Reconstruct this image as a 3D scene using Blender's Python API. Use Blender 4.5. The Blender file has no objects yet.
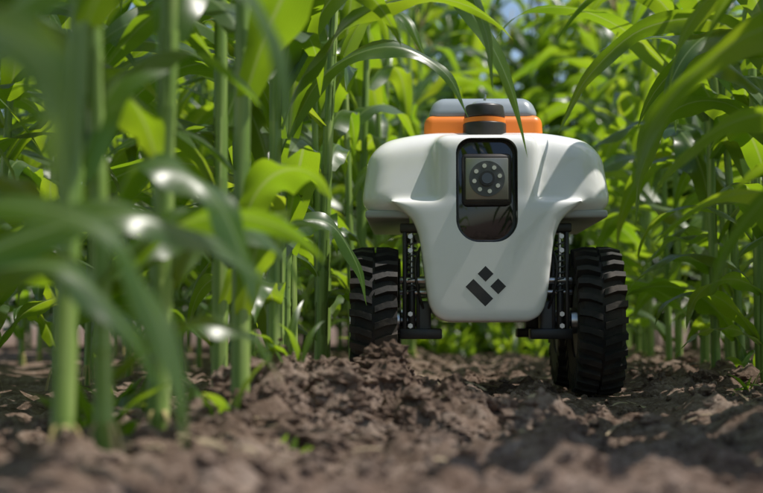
import bpy, bmesh, math, random
from mathutils import Vector, Matrix, noise
R = math.radians
random.seed(11)
scene = bpy.context.scene
COL = scene.collection

# ------------------------------------------------------------ helpers
def link(ob, parent=None):
    COL.objects.link(ob)
    if parent: ob.parent = parent
    return ob

def new_mat(name):
    m = bpy.data.materials.new(name); m.use_nodes = True
    nt = m.node_tree
    for n in list(nt.nodes): nt.nodes.remove(n)
    out = nt.nodes.new('ShaderNodeOutputMaterial')
    return m, nt, out

def N(nt, t, **kw):
    n = nt.nodes.new(t)
    for k, v in kw.items():
        if k in n.inputs: n.inputs[k].default_value = v
        else: setattr(n, k, v)
    return n

def ramp(nt, fac, stops):
    r = nt.nodes.new('ShaderNodeValToRGB')
    els = r.color_ramp.elements
    while len(els) < len(stops): els.new(0.5)
    for e, (p, c) in zip(els, stops):
        e.position = p; e.color = (*c, 1) if len(c) == 3 else c
    nt.links.new(fac, r.inputs[0])
    return r.outputs[0]

def simple_mat(name, col, rough=0.5, metal=0.0, coat=0.0, dust=0.0, dustcol=(0.2,0.15,0.11), bump=0.0, bscale=60, spec=0.5):
    m, nt, out = new_mat(name)
    p = N(nt, 'ShaderNodeBsdfPrincipled', Roughness=rough, Metallic=metal)
    p.inputs['Coat Weight'].default_value = coat
    p.inputs['Specular IOR Level'].default_value = spec
    tc = N(nt, 'ShaderNodeTexCoord')
    nz = N(nt, 'ShaderNodeTexNoise', Scale=9.0, Detail=5.0, Roughness=0.65)
    nt.links.new(tc.outputs['Object'], nz.inputs['Vector'])
    f = ramp(nt, nz.outputs[0], [(0.42, (0,0,0)), (0.75, (1,1,1))])
    mul = N(nt, 'ShaderNodeMath', operation='MULTIPLY'); mul.inputs[1].default_value = dust
    nt.links.new(f, mul.inputs[0])
    mx = N(nt, 'ShaderNodeMix', data_type='RGBA')
    mx.inputs[6].default_value = (*col, 1); mx.inputs[7].default_value = (*dustcol, 1)
    nt.links.new(mul.outputs[0], mx.inputs[0])
    nt.links.new(mx.outputs[2], p.inputs['Base Color'])
    if bump > 0:
        n2 = N(nt, 'ShaderNodeTexNoise', Scale=float(bscale), Detail=4.0)
        nt.links.new(tc.outputs['Object'], n2.inputs['Vector'])
        b = N(nt, 'ShaderNodeBump', Strength=bump, Distance=0.003)
        nt.links.new(n2.outputs[0], b.inputs['Height'])
        nt.links.new(b.outputs[0], p.inputs['Normal'])
    nt.links.new(p.outputs[0], out.inputs[0])
    return m

# ------------------------------------------------------------ materials
def leaf_mat():
    m, nt, out = new_mat('corn_leaf_mat')
    uv = N(nt, 'ShaderNodeUVMap')
    sep = N(nt, 'ShaderNodeSeparateXYZ'); nt.links.new(uv.outputs[0], sep.inputs[0])
    s = N(nt, 'ShaderNodeMath', operation='SUBTRACT'); s.inputs[1].default_value = 0.5
    nt.links.new(sep.outputs[0], s.inputs[0])
    a = N(nt, 'ShaderNodeMath', operation='ABSOLUTE'); nt.links.new(s.outputs[0], a.inputs[0])
    rib = ramp(nt, a.outputs[0], [(0.02, (1,1,1)), (0.055, (0,0,0))])
    w = N(nt, 'ShaderNodeMath', operation='MULTIPLY'); w.inputs[1].default_value = 150
    nt.links.new(sep.outputs[0], w.inputs[0])
    sn = N(nt, 'ShaderNodeMath', operation='SINE'); nt.links.new(w.outputs[0], sn.inputs[0])
    geo = N(nt, 'ShaderNodeNewGeometry')
    nz = N(nt, 'ShaderNodeTexNoise', Scale=3.5, Detail=2.0, Roughness=0.6)
    nt.links.new(geo.outputs['Position'], nz.inputs['Vector'])
    base = ramp(nt, nz.outputs[0], [(0.3, (0.014,0.050,0.006)), (0.55, (0.028,0.082,0.008)), (0.75, (0.060,0.120,0.010))])
    trn = ramp(nt, nz.outputs[0], [(0.3, (0.32,0.58,0.016)), (0.55, (0.50,0.74,0.022)), (0.75, (0.72,0.86,0.04))])
    def addrib(c, rc, strength=0.8):
        mx = N(nt, 'ShaderNodeMix', data_type='RGBA')
        mm = N(nt, 'ShaderNodeMath', operation='MULTIPLY'); mm.inputs[1].default_value = strength
        nt.links.new(rib, mm.inputs[0]); nt.links.new(mm.outputs[0], mx.inputs[0])
        nt.links.new(c, mx.inputs[6]); mx.inputs[7].default_value = (*rc, 1)
        return mx.outputs[2]
    v1 = N(nt, 'ShaderNodeMix', data_type='RGBA', blend_type='MULTIPLY')
    vr = ramp(nt, sn.outputs[0], [(0.0, (0.72,0.72,0.72)), (1.0, (1,1,1))])
    v1.inputs[0].default_value = 1.0
    nt.links.new(trn, v1.inputs[6]); nt.links.new(vr, v1.inputs[7])
    bc = addrib(base, (0.16,0.24,0.09))
    tcx = addrib(v1.outputs[2], (0.46,0.56,0.16), 0.6)
    d = N(nt, 'ShaderNodeBsdfDiffuse'); nt.links.new(bc, d.inputs[0])
    t = N(nt, 'ShaderNodeBsdfTranslucent'); nt.links.new(tcx, t.inputs[0])
    mix = N(nt, 'ShaderNodeMixShader'); mix.inputs[0].default_value = 0.50
    nt.links.new(d.outputs[0], mix.inputs[1]); nt.links.new(t.outputs[0], mix.inputs[2])
    g = N(nt, 'ShaderNodeBsdfGlossy', Roughness=0.34)
    lw = N(nt, 'ShaderNodeLayerWeight', Blend=0.5)
    pw = N(nt, 'ShaderNodeMath', operation='POWER'); pw.inputs[1].default_value = 3.0
    nt.links.new(lw.outputs['Facing'], pw.inputs[0])
    ma = N(nt, 'ShaderNodeMath', operation='MULTIPLY_ADD'); ma.inputs[1].default_value = 0.28; ma.inputs[2].default_value = 0.045
    nt.links.new(pw.outputs[0], ma.inputs[0])
    mix2 = N(nt, 'ShaderNodeMixShader'); nt.links.new(ma.outputs[0], mix2.inputs[0])
    nt.links.new(mix.outputs[0], mix2.inputs[1]); nt.links.new(g.outputs[0], mix2.inputs[2])
    nt.links.new(mix2.outputs[0], out.inputs[0])
    return m

def stalk_mat():
    m, nt, out = new_mat('corn_stalk_mat')
    tc = N(nt, 'ShaderNodeTexCoord')
    mp = N(nt, 'ShaderNodeMapping'); mp.inputs['Scale'].default_value = (90, 90, 4)
    nt.links.new(tc.outputs['Object'], mp.inputs[0])
    nz = N(nt, 'ShaderNodeTexNoise', Scale=1.0, Detail=2.0)
    nt.links.new(mp.outputs[0], nz.inputs['Vector'])
    c = ramp(nt, nz.outputs[0], [(0.3, (0.11,0.20,0.035)), (0.55, (0.21,0.32,0.065)), (0.75, (0.38,0.46,0.16))])
    p = N(nt, 'ShaderNodeBsdfPrincipled', Roughness=0.42)
    nt.links.new(c, p.inputs['Base Color'])
    nt.links.new(p.outputs[0], out.inputs[0])
    return m

def soil_mat(name):
    m, nt, out = new_mat(name)
    geo = N(nt, 'ShaderNodeNewGeometry')
    n1 = N(nt, 'ShaderNodeTexNoise', Scale=6.0, Detail=5.0, Roughness=0.7)
    n2 = N(nt, 'ShaderNodeTexNoise', Scale=80.0, Detail=5.0, Roughness=0.75)
    for n in (n1, n2): nt.links.new(geo.outputs['Position'], n.inputs['Vector'])
    add = N(nt, 'ShaderNodeMath', operation='ADD'); nt.links.new(n1.outputs[0], add.inputs[0]); nt.links.new(n2.outputs[0], add.inputs[1])
    hf = N(nt, 'ShaderNodeMath', operation='MULTIPLY'); hf.inputs[1].default_value = 0.5; nt.links.new(add.outputs[0], hf.inputs[0])
    c = ramp(nt, hf.outputs[0], [(0.36, (0.078,0.052,0.038)), (0.5, (0.19,0.135,0.106)), (0.64, (0.37,0.29,0.24))])
    p = N(nt, 'ShaderNodeBsdfDiffuse', Roughness=0.6)
    nt.links.new(c, p.inputs[0])
    b = N(nt, 'ShaderNodeBump', Strength=1.0, Distance=0.006)
    nt.links.new(n2.outputs[0], b.inputs['Height']); nt.links.new(b.outputs[0], p.inputs['Normal'])
    nt.links.new(p.outputs[0], out.inputs[0])
    return m

M_leaf = leaf_mat(); M_stalk = stalk_mat(); M_soil = soil_mat('soil_mat')
M_tassel = simple_mat('tassel_mat', (0.42,0.33,0.14), 0.8)
M_dry = simple_mat('dry_leaf_mat', (0.36,0.28,0.18), 0.8, dust=0.5)
M_white = simple_mat('white_paint', (0.86,0.86,0.86), 0.20, coat=0.6, dust=0.10, dustcol=(0.50,0.45,0.39))
M_black = simple_mat('black_plastic', (0.018,0.018,0.02), 0.4, dust=0.25)
M_glass = simple_mat('black_glass', (0.008,0.009,0.012), 0.06, coat=0.5)
M_rubber = simple_mat('tire_rubber', (0.012,0.011,0.011), 0.75, dust=0.7, dustcol=(0.085,0.060,0.044), bump=0.5)
M_metal = simple_mat('steel', (0.60,0.60,0.61), 0.30, metal=1.0, dust=0.15)
M_grey = simple_mat('grey_shell', (0.30,0.34,0.38), 0.3, coat=0.3)
M_orange = simple_mat('orange_plastic', (0.85,0.23,0.03), 0.4)
M_dgrey = simple_mat('dark_grey_plastic', (0.10,0.105,0.11), 0.5)
M_lgrey = simple_mat('light_grey_plastic', (0.42,0.43,0.44), 0.4)
M_bezel = simple_mat('camera_bezel', (0.30,0.29,0.26), 0.3, metal=0.6)
M_led = simple_mat('led_lens', (0.85,0.82,0.72), 0.2)

# ------------------------------------------------------------ ground
ROW_L, ROW_R = -0.42, 0.64
def g2(a, s): return math.exp(-(a/s)**2)
def ground_h(x, y):
    n = noise.fractal(Vector((x*2.2, y*2.2, 0.3)), 1.0, 2.0, 4)
    f = noise.turbulence(Vector((x*14, y*14, 3.0)), 4, False)
    h = 0.012*n + 0.028*(f-0.45)
    h += 0.030*g2(x-ROW_L, 0.17) + 0.050*g2(x-ROW_R-0.05, 0.24)
    h += 0.022*g2(x-.09, .05) + .018*g2(x-.40, .05) + .012*g2(x+.06, .03)     # tilled ridges along the lane
    m = g2(x+0.20, 0.13)*g2(y-2.5, 0.33) + 0.75*g2(x+0.34, 0.12)*g2(y-2.2, 0.3) + 0.35*g2(x-0.01,0.10)*g2(y-2.25,0.2)
    h += m*0.080*(0.75+0.8*f)
    for wx in (-0.25, 0.25):
        k = g2(x-wx, 0.10)*g2(y-3.3, 0.35)
        h = h*(1-k) + (-0.004)*k
    return h

def axis(lo, hi, step, far, growth=1.18):
    c = [lo + i*step for i in range(int((hi-lo)/step)+1)]
    a = []; s = step; v = c[-1]
    while v < far: s *= growth; v += s; a.append(v)
    b = []; s = step; v = lo
    while v > -far: s *= growth; v -= s; b.append(v)
    return b[::-1] + c + a
def axis_y():
    out = []; y = 0.7; s = 0.009
    while y < 5.0:
        out.append(y); s = 0.006 + 0.0022*max(0,y-0.7); y += s
    while y < 200: out.append(y); s *= 1.03; y += s
    b = []; y = 0.7; s = 0.009
    while y > -80: s *= 1.2; y -= s; b.append(y)
    return b[::-1] + out
xs = axis(-0.95, 1.15, 0.009, 120); ys = axis_y()
verts = [(x, y, ground_h(x, y) if abs(x) < 4 and -2 < y < 20 else 0.0) for y in ys for x in xs]
nx = len(xs)
faces = [(j*nx+i, j*nx+i+1, (j+1)*nx+i+1, (j+1)*nx+i) for j in range(len(ys)-1) for i in range(nx-1)]
me = bpy.data.meshes.new('soil_ground'); me.from_pydata(verts, [], faces)
me.materials.append(M_soil); me.polygons.foreach_set('use_smooth', [True]*len(me.polygons))
link(bpy.data.objects.new('soil_ground', me))

# clods
def ico(sub):
    bm = bmesh.new(); bmesh.ops.create_icosphere(bm, subdivisions=sub, radius=1)
    v = [x.co.copy() for x in bm.verts]; f = [[q.index for q in p.verts] for p in bm.faces]; bm.free(); return v, f
icos = [ico(1), ico(2), ico(3)]
cv, cf = [], []
def clod(x, y, r):
    v, f = icos[0] if r < .007 else (icos[1] if r < .013 else icos[2])
    o = len(cv); z = ground_h(x, y)
    sc = Vector((random.uniform(.6,1.4), random.uniform(.6,1.3), random.uniform(.45,.9)))
    off = Vector((random.random()*50, random.random()*50, 0))
    rot = Matrix.Rotation(random.uniform(0,6.28), 3, 'Z')
    for p in v:
        k = 1 + 0.7*noise.noise(p*1.7 + off) + 0.42*noise.noise(p*4.3 + off) + .22*noise.noise(p*9+off)
        q = rot @ Vector((p.x*sc.x, p.y*sc.y, p.z*sc.z)) * (r*k)
        cv.append((x+q.x, y+q.y, z+q.z + r*0.15))
    cf.extend([[a+o for a in t] for t in f])
for i in range(8500):
    y = 0.8 + 6.5*random.random()**1.5; x = random.uniform(-0.75, 0.95)
    r = 0.0025 + 0.010*random.random()**3
    clod(x, y, r)
for i in range(2200):
    x = random.gauss(-0.22, 0.16); y = random.gauss(2.38, 0.28)
    if abs(x+0.25) < .08 and y > 2.98: continue
    clod(x, y, 0.003 + 0.021*random.random()**3.0)
for i in range(600):
    x = random.gauss(ROW_R-0.05, 0.17); y = random.uniform(1.6, 6)
    clod(x, y, 0.004 + 0.018*random.random()**2.8)
for i in range(420):
    x = random.uniform(-.5, .6); y = random.uniform(1.2, 4.5)
    if abs(abs(x)-.25) < .08 and 2.98 < y < 3.9: continue
    clod(x, y, 0.005 + 0.012*random.random()**2)
me = bpy.data.meshes.new('soil_clods'); me.from_pydata(cv, [], cf); me.materials.append(M_soil)
link(bpy.data.objects.new('soil_clods', me))

# ------------------------------------------------------------ leaves
class MeshB:
    def __init__(s): s.v=[]; s.f=[]; s.uv=[]; s.mi=[]
    def build(s, name, mats):
        me = bpy.data.meshes.new(name); me.from_pydata(s.v, [], s.f)
        for m in mats: me.materials.append(m)
        me.polygons.foreach_set('material_index', s.mi)
        me.polygons.foreach_set('use_smooth', [True]*len(s.f))
        ul = me.uv_layers.new(name='UVMap')
        flat = []
        for f in s.f:
            for i in f: flat.extend(s.uv[i])
        ul.data.foreach_set('uv', flat)
        return me

def add_strip(mb, pts, sides, W, mi=0, wave=0.3, fold=0.25, ph=None, prof=None, rng=random):
    n = len(pts); U = (-1, -.62, -.25, 0, .25, .62, 1)
    if W < 0.012: U = (-1, 0, 1)
    ph = ph or (rng.uniform(0,6), rng.uniform(0,6)); fr = rng.uniform(14, 24)
    o = len(mb.v)
    for i in range(n):
        v = i/(n-1)
        t = (pts[min(i+1,n-1)] - pts[max(i-1,0)]).normalized()
        s = sides[i]; s = (s - t*s.dot(t)).normalized(); nn = s.cross(t)
        if prof: w = W*prof(v)
        else: w = W*(0.42 + 0.58*min(1, v/0.3)**0.8)*max(0.0, 1-v**2.2)
        for u in U:
            au = abs(u)
            wv = wave*w*au*au*math.sin(fr*v + ph[0 if u < 0 else 1])*min(1, v*5)
            q = pts[i] + s*(u*w*math.cos(fold*0.9)) + nn*(au*w*fold*(1-0.5*v) + wv)
            mb.v.append(q[:]); mb.uv.append(((u+1)/2, v))
    k = len(U)
    for i in range(n-1):
        for j in range(k-1):
            mb.f.append((o+i*k+j, o+i*k+j+1, o+(i+1)*k+j+1, o+(i+1)*k+j)); mb.mi.append(mi)

def arch_points(org, az, L, th0, drop, p, azd, n=24):
    pts = [org.copy()]; sides = []
    pos = org.copy(); ds = L/(n-1)
    for i in range(n):
        v = i/(n-1); th = th0 - drop*(v**p); a = az + azd*v*v
        sides.append(Vector((-math.sin(a), math.cos(a), 0)))
        if i < n-1:
            pos = pos + Vector((math.cos(a)*math.cos(th), math.sin(a)*math.cos(th), math.sin(th)))*ds
            pts.append(pos.copy())
    return pts, sides

def spline_points(ctrl, n=28):
    P = [Vector(c) for c in ctrl]; P = [P[0]*2-P[1]] + P + [P[-1]*2-P[-2]]
    m = len(P)-3; out = []
    for i in range(n):
        t = i/(n-1)*m; k = min(int(t), m-1); u = t-k
        a, b, c, d = P[k:k+4]
        out.append(.5*((2*b) + (c-a)*u + (2*a-5*b+4*c-d)*u*u + (3*b-a-3*c+d)*u**3))
    sides = []
    for i in range(n):
        t = out[min(i+1,n-1)] - out[max(i-1,0)]
        h = Vector((-t.y, t.x, 0))
        if h.length < 1e-4: h = Vector((0,1,0))
        sides.append(h.normalized())
    for i in range(1, n):
        if sides[i].dot(sides[i-1]) < 0: sides[i] = -sides[i]
    return out, sides

def twist_sides(pts, sides, tw, tw0=0):
    n = len(pts); out = []
    for i in range(n):
        t = (pts[min(i+1,n-1)] - pts[max(i-1,0)]).normalized()
        out.append(Matrix.Rotation(tw0 + tw*i/(n-1), 3, t) @ sides[i])
    return out

CAM = Vector((0, 0, 0.16))
def lane_ok(pts, wx, wy, strict=True):
    """leaves stay out of the open lane the robot drives in, and off the ground"""
    for q in pts:
        x, y, z = q.x+wx, q.y+wy, q.z
        if z < 0.045: return False
        if y < 0.75 and abs(x) < 0.42 and z < 0.7: return False
        if 0 < y < 3.15:
            k = x/y; e = (z-0.16)/y
            if -0.112 < k < 0.105 and e < 0.160: return False
            if -0.15 < k < 0.2 and e < 0.03: return False
            if y < 1.25 and -0.34 < k < 0.22 and e < 0.26: return False
            if y < 2.0 and k > -0.03 and k < .2 and e < 0.22: return False
            if y < 2.3 and -.06 < k < .1 and e < 0.25: return False
        if 3.1 <= y < 4.0 and abs(x) < 0.33 and z < 0.72: return False
        if strict and 1.0 < y < 6.5 and z > .72 and -.20-.25*(z-.72) < x < 0.34+.2*(z-.72): return False   # light gap above the lane
    return True

def corn_mesh(name, wx=0, wy=0, check=False, seed=0, low=0.28, H=2.1, facing=0.0, extra=None, dens=1.0):
    rng = random.Random(seed); mb = MeshB()
    lean = Vector((rng.uniform(-.09,.09), rng.uniform(-.09,.09), 0))
    nodes = []; z = 0.03
    while z < H-0.1: nodes.append(z); z += (rng.uniform(0.07, 0.10) if z < 0.35 else rng.uniform(0.10, 0.145))/dens
    r0 = rng.uniform(0.0100, 0.0135)
    def cen(z): return Vector((lean.x*(z/H)**1.3, lean.y*(z/H)**1.3, z))
    zs = [-0.05]
    for a, b in zip(nodes, nodes[1:]+[H]): zs += [a-0.006, a, a+0.008, a+(b-a)*.5, a+(b-a)*.88]
    zs = sorted(zs); SEG = 10; o = len(mb.v)
    for z in zs:
        r = r0*(1-0.62*z/H)
        near = min(abs(z-n) for n in nodes)
        k = min(nodes, key=lambda n: abs(z-n))
        if near < 0.001: r *= 1.22
        elif near < 0.01: r *= 1.08
        else: r *= 1.0 + 0.12*((z-k) > 0)
        c = cen(max(z, 0)); c.z = z
        for s in range(SEG):
            a = 2*math.pi*s/SEG
            mb.v.append((c.x+r*math.cos(a), c.y+r*math.sin(a), z)); mb.uv.append((s/SEG, z))
    for j in range(len(zs)-1):
        for s in range(SEG):
            mb.f.append((o+j*SEG+s, o+j*SEG+(s+1)%SEG, o+(j+1)*SEG+(s+1)%SEG, o+(j+1)*SEG+s)); mb.mi.append(1)
    for k in range(6):  # brace roots
        a = rng.uniform(0, 6.28); d = Vector((math.cos(a), math.sin(a), 0))
        pts = [Vector((0,0,0.034)) + d*(r0*.9 + 0.026*t) + Vector((0,0,-0.075*t*t)) for t in [q/5 for q in range(6)]]
        add_strip(mb, pts, [Vector((-d.y, d.x, 0))]*6, 0.0022, 2, 0, 0, prof=lambda v: 1, rng=rng)
    az = facing + rng.uniform(-.5, .5)
    for idx, z in enumerate(nodes):
        if z < low: continue
        t = z/H
        strict = rng.random() < .8
        for attempt in range(14):
            a = az + (idx % 2)*math.pi + rng.gauss(0, .55 + .12*attempt)
            L = rng.uniform(.50, .84)*(1.05 - abs(t-.5)*.5)*(0.93**attempt)
            W = rng.uniform(.040, .064)*(1.0 - abs(t-.5)*.4)*(0.975**attempt)
            if z < 0.35: L *= rng.uniform(.5, .85); W *= .85
            th0 = R(rng.uniform(42, 74)) if t < .8 else R(rng.uniform(60, 80))
            drop = R(rng.uniform(85, 155)); p = rng.uniform(.75, 1.5)
            base = cen(z) + Vector((math.cos(a), math.sin(a), 0))*r0*0.8
            pts, sd = arch_points(base, a, L, th0, drop, p, rng.uniform(-.7, .7))
            if (not check) or lane_ok(pts, wx, wy, strict): break
        else: continue
        if not check and min(q.z for q in pts) < 0.02: continue
        sd = twist_sides(pts, sd, rng.gauss(0, .8))
        add_strip(mb, pts, sd, W, 0, rng.uniform(.15,.45), rng.uniform(.12,.4), rng=rng)
        o = len(mb.v); zl = max(z-0.12, 0.02)
        for j in range(5):  # sheath
            zz = zl + (z+0.012-zl)*j/4; c = cen(zz); r = r0*(1-.62*zz/H)*(1.16+.14*j/4)
            for s in range(8):
                aa = a - 2.6 + 5.2*s/7
                mb.v.append((c.x+r*math.cos(aa), c.y+r*math.sin(aa), zz)); mb.uv.append((s/7, j/4))
        for j in range(4):
            for s in range(7):
                mb.f.append((o+j*8+s, o+j*8+s+1, o+(j+1)*8+s+1, o+(j+1)*8+s)); mb.mi.append(1)
    for (ctrl, W, tw0, tw) in (extra or []):
        off = Vector((wx, wy, 0.02))
        pts, sd = spline_points([Vector(c)-off for c in ctrl])
        add_strip(mb, pts, twist_sides(pts, sd, tw, tw0), W, 0, .28, .3, rng=rng)
    for k in range(9):  # tassel
        a = rng.uniform(0, 6.28); L = rng.uniform(.14, .24)
        pts, sd = arch_points(cen(H), a, L, R(rng.uniform(55, 88)), R(50), 1.5, 0, 8)
        add_strip(mb, pts, sd, 0.004, 2, 0, 0.2, prof=lambda v: 1-.5*v, rng=rng)
    return mb.build(name, [M_leaf, M_stalk, M_tassel])

variants = [corn_mesh('corn_variant_%d' % i, seed=100+i, low=0.10, H=random.uniform(1.7, 2.1), facing=random.uniform(-.4,.4)) for i in range(9)]
bushy = [corn_mesh('corn_bushy_%d' % i, seed=200+i, low=0.04, H=random.uniform(1.6, 2.0), facing=random.uniform(0,3), dens=1.35) for i in range(6)]
rs = random.Random(5)
cnt = 0
def place(e, i, me, px, py, rz, s):
    ob = bpy.data.objects.new('corn_plant_%d' % i, me); link(ob, e)
    ob.location = (px, py, 0.02); ob.rotation_euler = (0, 0, rz); ob.scale = (s, s, s)
def row(x, y0, y1, step, unique_until=0, low=0.16, H=2.1, sc=1.0, pool=None, dens=1.0):
    global cnt
    e = bpy.data.objects.new('corn_row', None); link(e)
    y = y0; i = 0
    while y < y1:
        px = x + rs.gauss(0, .035); py = y + rs.gauss(0, .03)
        if y < unique_until:
            hh = H*rs.uniform(.92,1.06)*(1.0 if y < 2.5 else 1.0 + .10*(y-2.5))
            me = corn_mesh('corn_plant_mesh', px, py, True, seed=1000+cnt, low=low, H=hh, dens=dens)
            place(e, i, me, px, py, 0, 1)
        else:
            place(e, i, rs.choice(pool or variants), px, py, rs.choice((0, math.pi)) + rs.gauss(0, .5), sc*rs.uniform(.88, 1.08))
        cnt += 1; i += 1; y += step*rs.uniform(.7, 1.3)
    return e
row(ROW_L, 1.50, 9, .25, 6.6, low=.10, H=1.45, dens=1.2)
row(ROW_R, 1.75, 9, .31, 6.6, low=0.06, H=1.2, dens=1.3)
row(ROW_L-.74, 1.9, 9, .28, sc=.85, pool=bushy+variants); row(ROW_L-1.5, 3.0, 9, .32, sc=.95, pool=bushy)
row(ROW_R+.76, 2.2, 9, .28, sc=.66, pool=bushy); row(ROW_R+1.52, 3.5, 9, .32, sc=.82, pool=bushy)
# the headland at the far end of the lane is planted across
for yy, x0, x1, st in ((8.6, -.3, .5, .13), (9.0, -4.5, 5, .17), (9.5, -5, 5.5, .17), (10.2, -5, 6, .2)):
    e = bpy.data.objects.new('corn_row', None); link(e); x = x0; i = 0
    while x < x1:
        place(e, i, rs.choice(bushy), x, yy+rs.gauss(0,.05), rs.uniform(0, 6.28), rs.uniform(1.05, 1.4) if yy > 8.8 else rs.uniform(.5, .8)); x += st*rs.uniform(.75, 1.25); i += 1; cnt += 1
def single(px, py, H, low, seed, extra):
    me = corn_mesh('corn_plant_mesh', px, py, True, seed=seed, low=low, H=H, extra=extra)
    ob = bpy.data.objects.new('corn_plant', me); link(ob); ob.location = (px, py, 0.02)
single(-.60, 1.2, 1.2, .35, 3, [
    ([(-.60,1.2,.12),(-.52,1.25,.205),(-.368,1.3,.266),(-.284,1.35,.243),(-.203,1.42,.185)], .036, .5, .4),
    ([(-.60,1.2,.16),(-.46,1.17,.26),(-.335,1.17,.245),(-.296,1.18,.182),(-.270,1.18,.112),(-.262,1.18,.05)], .026, .3, .5),
    ([(-.60,1.2,.10),(-.50,1.22,.19),(-.40,1.25,.215),(-.335,1.27,.15),(-.30,1.3,.08)], .036, .2, .6),
    ([(-.60,1.2,.25),(-.42,1.0,.37),(-.285,.85,.33),(-.262,.82,.22)], .030, .6, .4),
    ([(-.60,1.2,.30),(-.42,1.2,.45),(-.27,1.22,.50),(-.20,1.24,.43),(-.181,1.24,.32)], .024, .6, .4)])
single(-.43, 1.52, 1.3, .35, 4, [
    ([(-.43,1.52,.26),(-.39,1.5,.34),(-.315,1.5,.315),(-.272,1.5,.24),(-.256,1.5,.175)], .038, .2, .6),
    ([(-.43,1.52,.20),(-.38,1.58,.27),(-.31,1.64,.285),(-.25,1.70,.24),(-.225,1.74,.17)], .036, .4, .5),
    ([(-.43,1.52,.10),(-.36,1.55,.16),(-.28,1.58,.15),(-.24,1.6,.09)], .028, .3, .3)])
single(-.42, 2.72, 1.35, .3, 5, [
    ([(-.42,2.72,.62),(-.30,2.74,.84),(-.13,2.76,.90),(-.02,2.78,.77),(.045,2.8,.64),(.078,2.82,.50)], .032, .9, .5),
    ([(-.42,2.72,.30),(-.40,2.86,.375),(-.335,2.9,.372),(-.283,2.92,.29),(-.262,2.93,.20)], .036, .5, .5),
    ([(-.42,2.72,.50),(-.33,2.72,.66),(-.20,2.74,.72),(-.09,2.76,.67),(-.04,2.78,.575)], .030, .5, .7),
    ([(-.42,2.72,.75),(-.25,2.65,.93),(-.09,2.62,.88),(-.01,2.60,.73),(.008,2.6,.60)], .022, 1.1, .3)])
single(.63, 1.85, 1.25, .3, 6, [
    ([(.63,1.85,.38),(.50,1.87,.56),(.376,1.9,.566),(.276,1.9,.50),(.215,1.9,.42),(.196,1.9,.34)], .034, .5, .5),
    ([(.63,1.85,.22),(.52,1.88,.36),(.42,1.9,.37),(.33,1.9,.28),(.30,1.92,.20)], .030, .3, .6)])
single(.62, 2.80, 1.25, .2, 9, [
    ([(.62,2.80,.60),(.48,2.79,.76),(.32,2.78,.76),(.20,2.77,.66),(.135,2.76,.54)], .028, .8, .5),
    ([(.62,2.80,.45),(.50,2.82,.60),(.38,2.83,.60),(.31,2.83,.48),(.295,2.83,.36)], .034, .3, .5)])
# a few long leaves that do close over the lane, casting the dapple on robot and soil
single(.60, 3.75, 1.5, .3, 7, [
    ([(.60,3.75,.95),(.42,3.72,1.22),(.20,3.68,1.26),(.05,3.66,1.12)], .036, .2, .5),
    ([(.60,3.75,.75),(.45,3.6,1.0),(.27,3.5,1.0),(.16,3.45,.86)], .034, .2, .6)])
single(-.44, 3.55, 1.5, .3, 8, [
    ([(-.44,3.55,.90),(-.30,3.55,1.14),(-.12,3.57,1.18),(.0,3.6,1.05)], .034, .2, .5),
    ([(-.44,3.55,.70),(-.33,3.45,.92),(-.22,3.36,.93),(-.15,3.3,.80)], .032, .2, .5)])
print('plants', cnt)

# small weeds and plant litter on the soil
mb = MeshB()
W_ = [(-.50,1.75,10,1.0),(-.56,1.9,9,.9),(-.38,1.9,9,1.0),(-.33,2.25,7,.8),(-.62,2.3,9,1.2),(-.45,2.6,8,1.0),(.52,2.9,6,.7),(.66,3.6,9,1.1),(-.25,1.75,5,.5),(.72,2.6,9,1.2),(-.40,5.0,12,1.4),(.5,5.5,10,1.3)]
for i in range(70):
    yy = random.uniform(6.8, 8.8); W_.append((random.uniform(-.42, .62), yy, 12, random.uniform(1.0, 1.3) + .55*(yy-6.8)))
for cx, cy, n, s in W_:
    for k in range(n):
        a = random.uniform(0, 6.28); b = Vector((cx+random.uniform(-.03,.03), cy+random.uniform(-.03,.03), ground_h(cx, cy)-.005))
        pts, sd = arch_points(b, a, random.uniform(.07,.16)*s, R(random.uniform(45,85)), R(random.uniform(30,110)), 1.2, 0, 12)
        add_strip(mb, pts, twist_sides(pts, sd, random.gauss(0,.5)), .012*s*random.uniform(.6,1.2), 0, .1, .2)
link(bpy.data.objects.new('weed_patch', mb.build('weed_patch', [M_leaf])))
mb = MeshB()
for i in range(330):
    y = 1.5 + 4.5*random.random()**1.3; x = random.uniform(-.7, .85); a = random.uniform(0, 6.28)
    b = Vector((x, y, ground_h(x, y)+random.uniform(.003,.014)))
    L = random.uniform(.015,.08)
    pts, sd = arch_points(b, a, L, R(random.uniform(0,25)), R(random.uniform(10,50)), 1, random.uniform(-1,1), 7)
    add_strip(mb, pts, twist_sides(pts, sd, random.gauss(0,1)), random.choice((.0012,.002,.003,.003,.006)), 0, .3, .3, prof=lambda v: 1-.6*v)
link(bpy.data.objects.new('dry_leaf_litter', mb.build('dry_leaf_litter', [M_dry])))

# ------------------------------------------------------------ robot
robot = bpy.data.objects.new('field_robot', None); link(robot)

def obj_from_bm(name, bm, mat, parent=robot, smooth=True, angle=35):
    me = bpy.data.meshes.new(name); bm.to_mesh(me); bm.free()
    if mat: me.materials.append(mat)
    if smooth:
        me.polygons.foreach_set('use_smooth', [True]*len(me.polygons))
        me.set_sharp_from_angle(angle=R(angle))
    ob = bpy.data.objects.new(name, me); link(ob, parent); return ob

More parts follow.
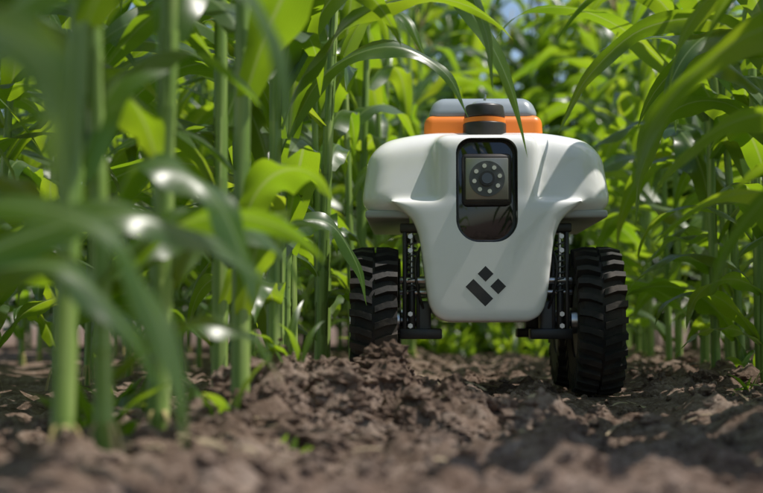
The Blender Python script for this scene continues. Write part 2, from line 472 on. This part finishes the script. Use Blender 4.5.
def rbox(name, x0, x1, y0, y1, z0, z1, bev, mat, seg=4, taper=None, parent=robot):
    bm = bmesh.new(); bmesh.ops.create_cube(bm, size=1)
    for v in bm.verts:
        fx, fy, fz = v.co.x+.5, v.co.y+.5, v.co.z+.5
        tx, ty = taper if taper and fz > .5 else (0, 0)
        cx = (x0+x1)/2; cy = (y0+y1)/2
        X = x0+(x1-x0)*fx; Y = y0+(y1-y0)*fy
        X += (cx-X)/abs(cx-X)*tx; Y += (cy-Y)/abs(cy-Y)*ty
        v.co = Vector((X, Y, z0+(z1-z0)*fz))
    if bev: bmesh.ops.bevel(bm, geom=bm.edges[:], offset=bev, segments=seg, profile=.5, affect='EDGES')
    return obj_from_bm(name, bm, mat, parent)

def cyl(name, a, b, r, mat, seg=28, r2=None, bev=0.0, parent=robot):
    a, b = Vector(a), Vector(b); bm = bmesh.new()
    L = (b-a).length
    bmesh.ops.create_cone(bm, cap_ends=True, segments=seg, radius1=r, radius2=r if r2 is None else r2, depth=L)
    if bev:
        es = [e for e in bm.edges if abs(e.verts[0].co.z-e.verts[1].co.z) < 1e-6]
        bmesh.ops.bevel(bm, geom=es, offset=bev, segments=3, profile=.5, affect='EDGES')
    q = (b-a).to_track_quat('Z', 'Y').to_matrix().to_4x4()
    bmesh.ops.transform(bm, matrix=Matrix.Translation((a+b)/2) @ q, verts=bm.verts)
    return obj_from_bm(name, bm, mat, parent)

def prism(name, outline, y0, y1, mat, parent=robot, bev=0):
    bm = bmesh.new()
    a = [bm.verts.new((x, y0, z)) for x, z in outline]; b = [bm.verts.new((x, y1, z)) for x, z in outline]
    n = len(a)
    bm.faces.new(a); bm.faces.new(b[::-1])
    for i in range(n): bm.faces.new((a[i], b[i], b[(i+1) % n], a[(i+1) % n]))
    bmesh.ops.recalc_face_normals(bm, faces=bm.faces)
    if bev:
        es = [e for e in bm.edges if abs(e.verts[0].co.y-y0) < 1e-6 and abs(e.verts[1].co.y-y0) < 1e-6]
        bmesh.ops.bevel(bm, geom=es, offset=bev, segments=3, profile=.5, affect='EDGES')
    return obj_from_bm(name, bm, mat, parent)

# body shell: shoulders + central column, fused and softened
sh = rbox('tmp_sh', -.288, .288, -.104, .52, .410, .604, .050, None, 6, taper=(.022, .03))
half = [(0.215,.44),(0.190,.418),(0.166,.395),(0.152,.36),(0.145,.31),(0.137,.24),(0.131,.205),(0.118,.180),(0.092,.166)]
colo = prism('tmp_col', half + [(-x, z) for x, z in half[::-1]] , -.118, .46, None)
colf = rbox('tmp_cf', -.120, .120, -.116, .3, .36, .592, .03, None, 4)
bm = bmesh.new()
for o in (sh, colo, colf): bm.from_mesh(o.data)
tmp = obj_from_bm('tmp_body', bm, M_white)
for o in (sh, colo, colf): bpy.data.objects.remove(o)
md = tmp.modifiers.new('r', 'REMESH'); md.mode = 'VOXEL'; md.voxel_size = 0.0055; md.use_smooth_shade = True
md = tmp.modifiers.new('s', 'SMOOTH'); md.factor = .5; md.iterations = 30
bpy.context.view_layer.update()
me = bpy.data.meshes.new_from_object(tmp.evaluated_get(bpy.context.evaluated_depsgraph_get()))
tmp.modifiers.clear(); tmp.data = me
for v in me.vertices:      # crowned top: the shoulders fall away to the sides
    x, z = abs(v.co.x), v.co.z
    if z > .42 and x > .10: v.co.z -= .034*((x-.10)/.18)**1.7*min(1, (z-.42)/.17)
def stadium(hw, z0, z1, rt, rb, n=10):
    pts = []
    for k in range(n+1):
        a = math.pi/2*k/n; pts.append((hw-rt+rt*math.cos(a), z1-rt+rt*math.sin(a)))
    for k in range(n+1):
        a = math.pi/2+math.pi/2*k/n; pts.append((-hw+rt+rt*math.cos(a), z1-rt+rt*math.sin(a)))
    for k in range(n+1):
        a = math.pi+math.pi/2*k/n; pts.append((-hw+rb+rb*math.cos(a), z0+rb+rb*math.sin(a)))
    for k in range(n+1):
        a = 1.5*math.pi+math.pi/2*k/n; pts.append((hw-rb+rb*math.cos(a), z0+rb+rb*math.sin(a)))
    return pts
cut = prism('tmp_cut', stadium(.069, .345, .581, .035, .052), -.2, -.068, None)
md = tmp.modifiers.new('b', 'BOOLEAN'); md.object = cut; md.operation = 'DIFFERENCE'; md.solver = 'EXACT'
bpy.context.view_layer.update()
dg = bpy.context.evaluated_depsgraph_get()
me = bpy.data.meshes.new_from_object(tmp.evaluated_get(dg))
me.name = 'body_shell'
bpy.data.objects.remove(tmp); bpy.data.objects.remove(cut)
me.materials.clear(); me.materials.append(M_white)
me.polygons.foreach_set('use_smooth', [True]*len(me.polygons)); me.set_sharp_from_angle(angle=R(40))
link(bpy.data.objects.new('body_shell', me), robot)

prism('front_window', stadium(.0685, .3455, .5805, .0345, .0515), -.086, -.070, M_glass, bev=.003)
rbox('camera_housing', -.056, .056, -.114, -.086, .428, .545, .010, M_black, 3)
rbox('camera_plate', -.048, .048, -.118, -.112, .440, .534, .0025, M_bezel, 2)
cyl('camera_ring', (0,-.118,.487), (0,-.123,.487), .040, M_dgrey, 40)
cyl('camera_barrel', (0,-.123,.487), (0,-.130,.487), .017, M_black, 32)
cyl('camera_lens', (0,-.130,.487), (0,-.132,.487), .012, M_glass, 32)
for k in range(8):
    a = 2*math.pi*k/8 + .2
    cyl('led_%d' % k, (.029*math.cos(a),-.123,.487+.029*math.sin(a)), (.029*math.cos(a),-.1255,.487+.029*math.sin(a)), .0048, M_led, 16)
yf = -.1185
def diamond(name, cx, cz, a, b):
    u = Vector((math.cos(R(-45)), 0, math.sin(R(-45)))); w = Vector((math.cos(R(45)), 0, math.sin(R(45))))
    c = Vector((cx, 0, cz)); o = [c+u*a+w*b, c-u*a+w*b, c-u*a-w*b, c+u*a-w*b]
    prism(name, [(p.x, p.z) for p in o], yf, yf+.004, M_black)
diamond('logo_top', -.004, .274, .0125, .0125)
diamond('logo_right', .024, .246, .0125, .0125)
diamond('logo_bar', -.018, .232, .0310, .0125)

rbox('shoulder_skirt', -.274, .274, -.085, .50, .402, .420, .006, M_lgrey, 3)
rbox('top_band', -.142, .142, .03, .42, .575, .655, .020, M_orange, 5, taper=(.004,.004))
rbox('top_cover', -.134, .134, .036, .415, .646, .700, .024, M_grey, 6, taper=(.020,.02))
cyl('beacon_base', (0,-.02,.575), (0,-.02,.625), .050, M_black, 40, bev=.003)
cyl('beacon_ring', (0,-.02,.625), (0,-.02,.636), .0485, M_orange, 40)
cyl('beacon_cap', (0,-.02,.636), (0,-.02,.668), .048, M_black, 40, r2=.044, bev=.006)
cyl('beacon_dome', (0,-.02,.666), (0,-.02,.676), .036, M_grey, 40, r2=.024, bev=.003)
cyl('antenna_stub', (0,-.02,.674), (.002,-.02,.694), .003, M_metal, 12)

def wheel(name, x, y):
    e = bpy.data.objects.new(name, None); link(e, robot); e.location = (x, y, .17)
    hw = .051; prof = [(-hw+.004, .085), (-hw-.001, .110), (-hw, .140), (-hw+.010, .153), (-.02, .1575), (.02, .1575), (hw-.010, .153), (hw, .140), (hw+.001, .110), (hw-.004, .085)]
    bm = bmesh.new(); S = 72; rings = []
    for s in range(S):
        a = 2*math.pi*s/S
        rings.append([bm.verts.new((px, r*math.cos(a), r*math.sin(a))) for px, r in prof])
    for s in range(S):
        A, B = rings[s], rings[(s+1) % S]
        for k in range(len(prof)-1): bm.faces.new((A[k], A[k+1], B[k+1], B[k]))
        bm.faces.new((A[-1], A[0], B[0], B[-1]))
    bmesh.ops.recalc_face_normals(bm, faces=bm.faces)
    obj_from_bm('tire', bm, M_rubber, e)
    bm = bmesh.new(); n = 28
    for k in range(n):
        for side in (-1, 1):
            a0 = 2*math.pi*(k + (.5 if side > 0 else 0))/n
            L = []
            for (fx, sk) in ((.003, .0), (.030, .045), (.053, .06)):
                for (da, rr) in ((-.054, .153), (-.042, .1705), (.042, .1705), (.054, .153)):
                    r = rr - (.006 if fx > .05 else 0)
                    if fx > .05 and rr < .16: r = .128
                    a = a0 + da + sk*1.3
                    L.append(bm.verts.new((side*fx, r*math.sin(a), r*math.cos(a))))
            for i in range(2):
                for j in range(3):
                    bm.faces.new((L[i*4+j], L[i*4+j+1], L[(i+1)*4+j+1], L[(i+1)*4+j]))
            bm.faces.new(L[0:4]); bm.faces.new(L[8:12][::-1])
    bmesh.ops.recalc_face_normals(bm, faces=bm.faces)
    obj_from_bm('tread_lugs', bm, M_rubber, e, angle=25)
    cyl('rim', (-hw+.008,0,0), (hw-.008,0,0), .088, M_dgrey, 40, parent=e, bev=.004)
    cyl('hub', (-hw-.008,0,0), (hw+.008,0,0), .030, M_metal, 24, parent=e, bev=.003)
    e.rotation_euler = (random.uniform(0, 1), 0, 0)
for x in (-.253, .253):
    wheel('wheel_front', x, 0.0); wheel('wheel_rear', x, .43)

def coil(name, a, b, r, wire, turns, mat):
    a, b = Vector(a), Vector(b); cu = bpy.data.curves.new(name, 'CURVE'); cu.dimensions = '3D'
    cu.bevel_depth = wire; cu.bevel_resolution = 2; sp = cu.splines.new('POLY'); n = turns*14
    sp.points.add(n)
    q = (b-a).to_track_quat('Z', 'Y'); L = (b-a).length
    for i in range(n+1):
        t = i/n; an = 2*math.pi*turns*t
        p = a + q @ Vector((r*math.cos(an), r*math.sin(an), L*t)); sp.points[i].co = (*p, 1)
    ob = bpy.data.objects.new(name, cu); cu.materials.append(mat); link(ob, robot)
def tube(name, pts, r, mat):
    cu = bpy.data.curves.new(name, 'CURVE'); cu.dimensions = '3D'; cu.bevel_depth = r; cu.bevel_resolution = 3
    sp = cu.splines.new('NURBS'); sp.points.add(len(pts)-1); sp.use_endpoint_u = True; sp.order_u = 4
    for i, p in enumerate(pts): sp.points[i].co = (*p, 1)
    ob = bpy.data.objects.new(name, cu); cu.materials.append(mat); link(ob, robot)
for s in (-1, 1):
    for y0, tag in ((-.03, 'front'), (.40, 'rear')):
        xa, xb = sorted((s*.180, s*.190))
        rbox('fork_plate_'+tag, xa, xb, y0-.022, y0+.022, .135, .385, .004, M_black, 2)
        xa, xb = sorted((s*.150, s*.159))
        rbox('inner_plate_'+tag, xa, xb, y0-.012, y0+.012, .145, .33, .003, M_black, 2)
        xa, xb = sorted((s*.10, s*.196))
        rbox('top_bracket_'+tag, xa, xb, y0-.026, y0+.026, .372, .392, .004, M_black, 2)
        rbox('lower_bracket_'+tag, xa, xb, y0-.03, y0+.03, .128, .152, .004, M_black, 2)
        cyl('axle_'+tag, (s*.13, y0+.03, .17), (s*.205, y0+.03, .17), .014, M_metal, 20, bev=.002)
        cyl('cross_bolt_'+tag, (s*.125, y0-.012, .262), (s*.197, y0-.012, .262), .009, M_metal, 16, bev=.001)
        cyl('cross_bolt_b_'+tag, (s*.125, y0-.012, .235), (s*.197, y0-.012, .235), .006, M_metal, 16, bev=.001)
        for z in (.362, .330, .185, .158):
            cyl('bolt_%s_%d' % (tag, int(z*1000)), (s*.172, y0-.027, z), (s*.172, y0-.018, z), .006, M_metal, 6)
        cyl('shock_rod_'+tag, (s*.169, y0-.014, .15), (s*.169, y0-.014, .37), .0045, M_metal, 14)
        cyl('shock_body_'+tag, (s*.169, y0-.014, .15), (s*.169, y0-.014, .25), .0085, M_black, 18, bev=.002)
        coil('shock_spring_'+tag, (s*.169, y0-.014, .235), (s*.169, y0-.014, .355), .0100, .0019, 9, M_dgrey)
        rbox('motor_housing_'+tag, *sorted((s*.125, s*.158)), y0-.01, y0+.06, .145, .215, .008, M_dgrey, 3)
    tube('cable', [(s*.13,-.03,.36), (s*.16,-.06,.33), (s*.165,-.065,.27), (s*.15,-.06,.22), (s*.14,-.03,.19)], .0032, M_black)
robot.location = (-0.012, 3.2, 0.0); robot.rotation_euler = (0, 0, R(3))

# ------------------------------------------------------------ light + camera
SUN_EL, SUN_AZ = 63, 90    # azimuth clockwise from +Y, degrees: high, from the right
w = bpy.data.worlds.new('World'); scene.world = w; w.use_nodes = True
nt = w.node_tree; bg = nt.nodes['Background']
sky = nt.nodes.new('ShaderNodeTexSky'); sky.sky_type = 'NISHITA'; sky.sun_disc = False
sky.sun_elevation = R(SUN_EL); sky.sun_rotation = R(SUN_AZ)
nt.links.new(sky.outputs[0], bg.inputs[0]); bg.inputs[1].default_value = 0.14
sd = Vector((math.sin(R(SUN_AZ))*math.cos(R(SUN_EL)), math.cos(R(SUN_AZ))*math.cos(R(SUN_EL)), math.sin(R(SUN_EL))))
L = bpy.data.lights.new('sun', 'SUN'); L.energy = 5.0; L.angle = R(.5); L.color = (1, .95, .87)
so = bpy.data.objects.new('sun', L); link(so); so.rotation_euler = (-sd).to_track_quat('-Z', 'Y').to_euler(); so.location = sd*20

cam = bpy.data.cameras.new('camera'); co = bpy.data.objects.new('camera', cam); link(co)
co.location = CAM; cam.sensor_width = 36; cam.lens = 36*1379/763
co.rotation_euler = (R(90+3.26), 0, R(4.5))
cam.clip_start = .02; cam.clip_end = 500
cam.dof.use_dof = True; cam.dof.focus_distance = 3.0; cam.dof.aperture_fstop = 3.0
scene.camera = co
scene.view_settings.view_transform = 'Standard'; scene.view_settings.look = 'None'; scene.view_settings.exposure = 0
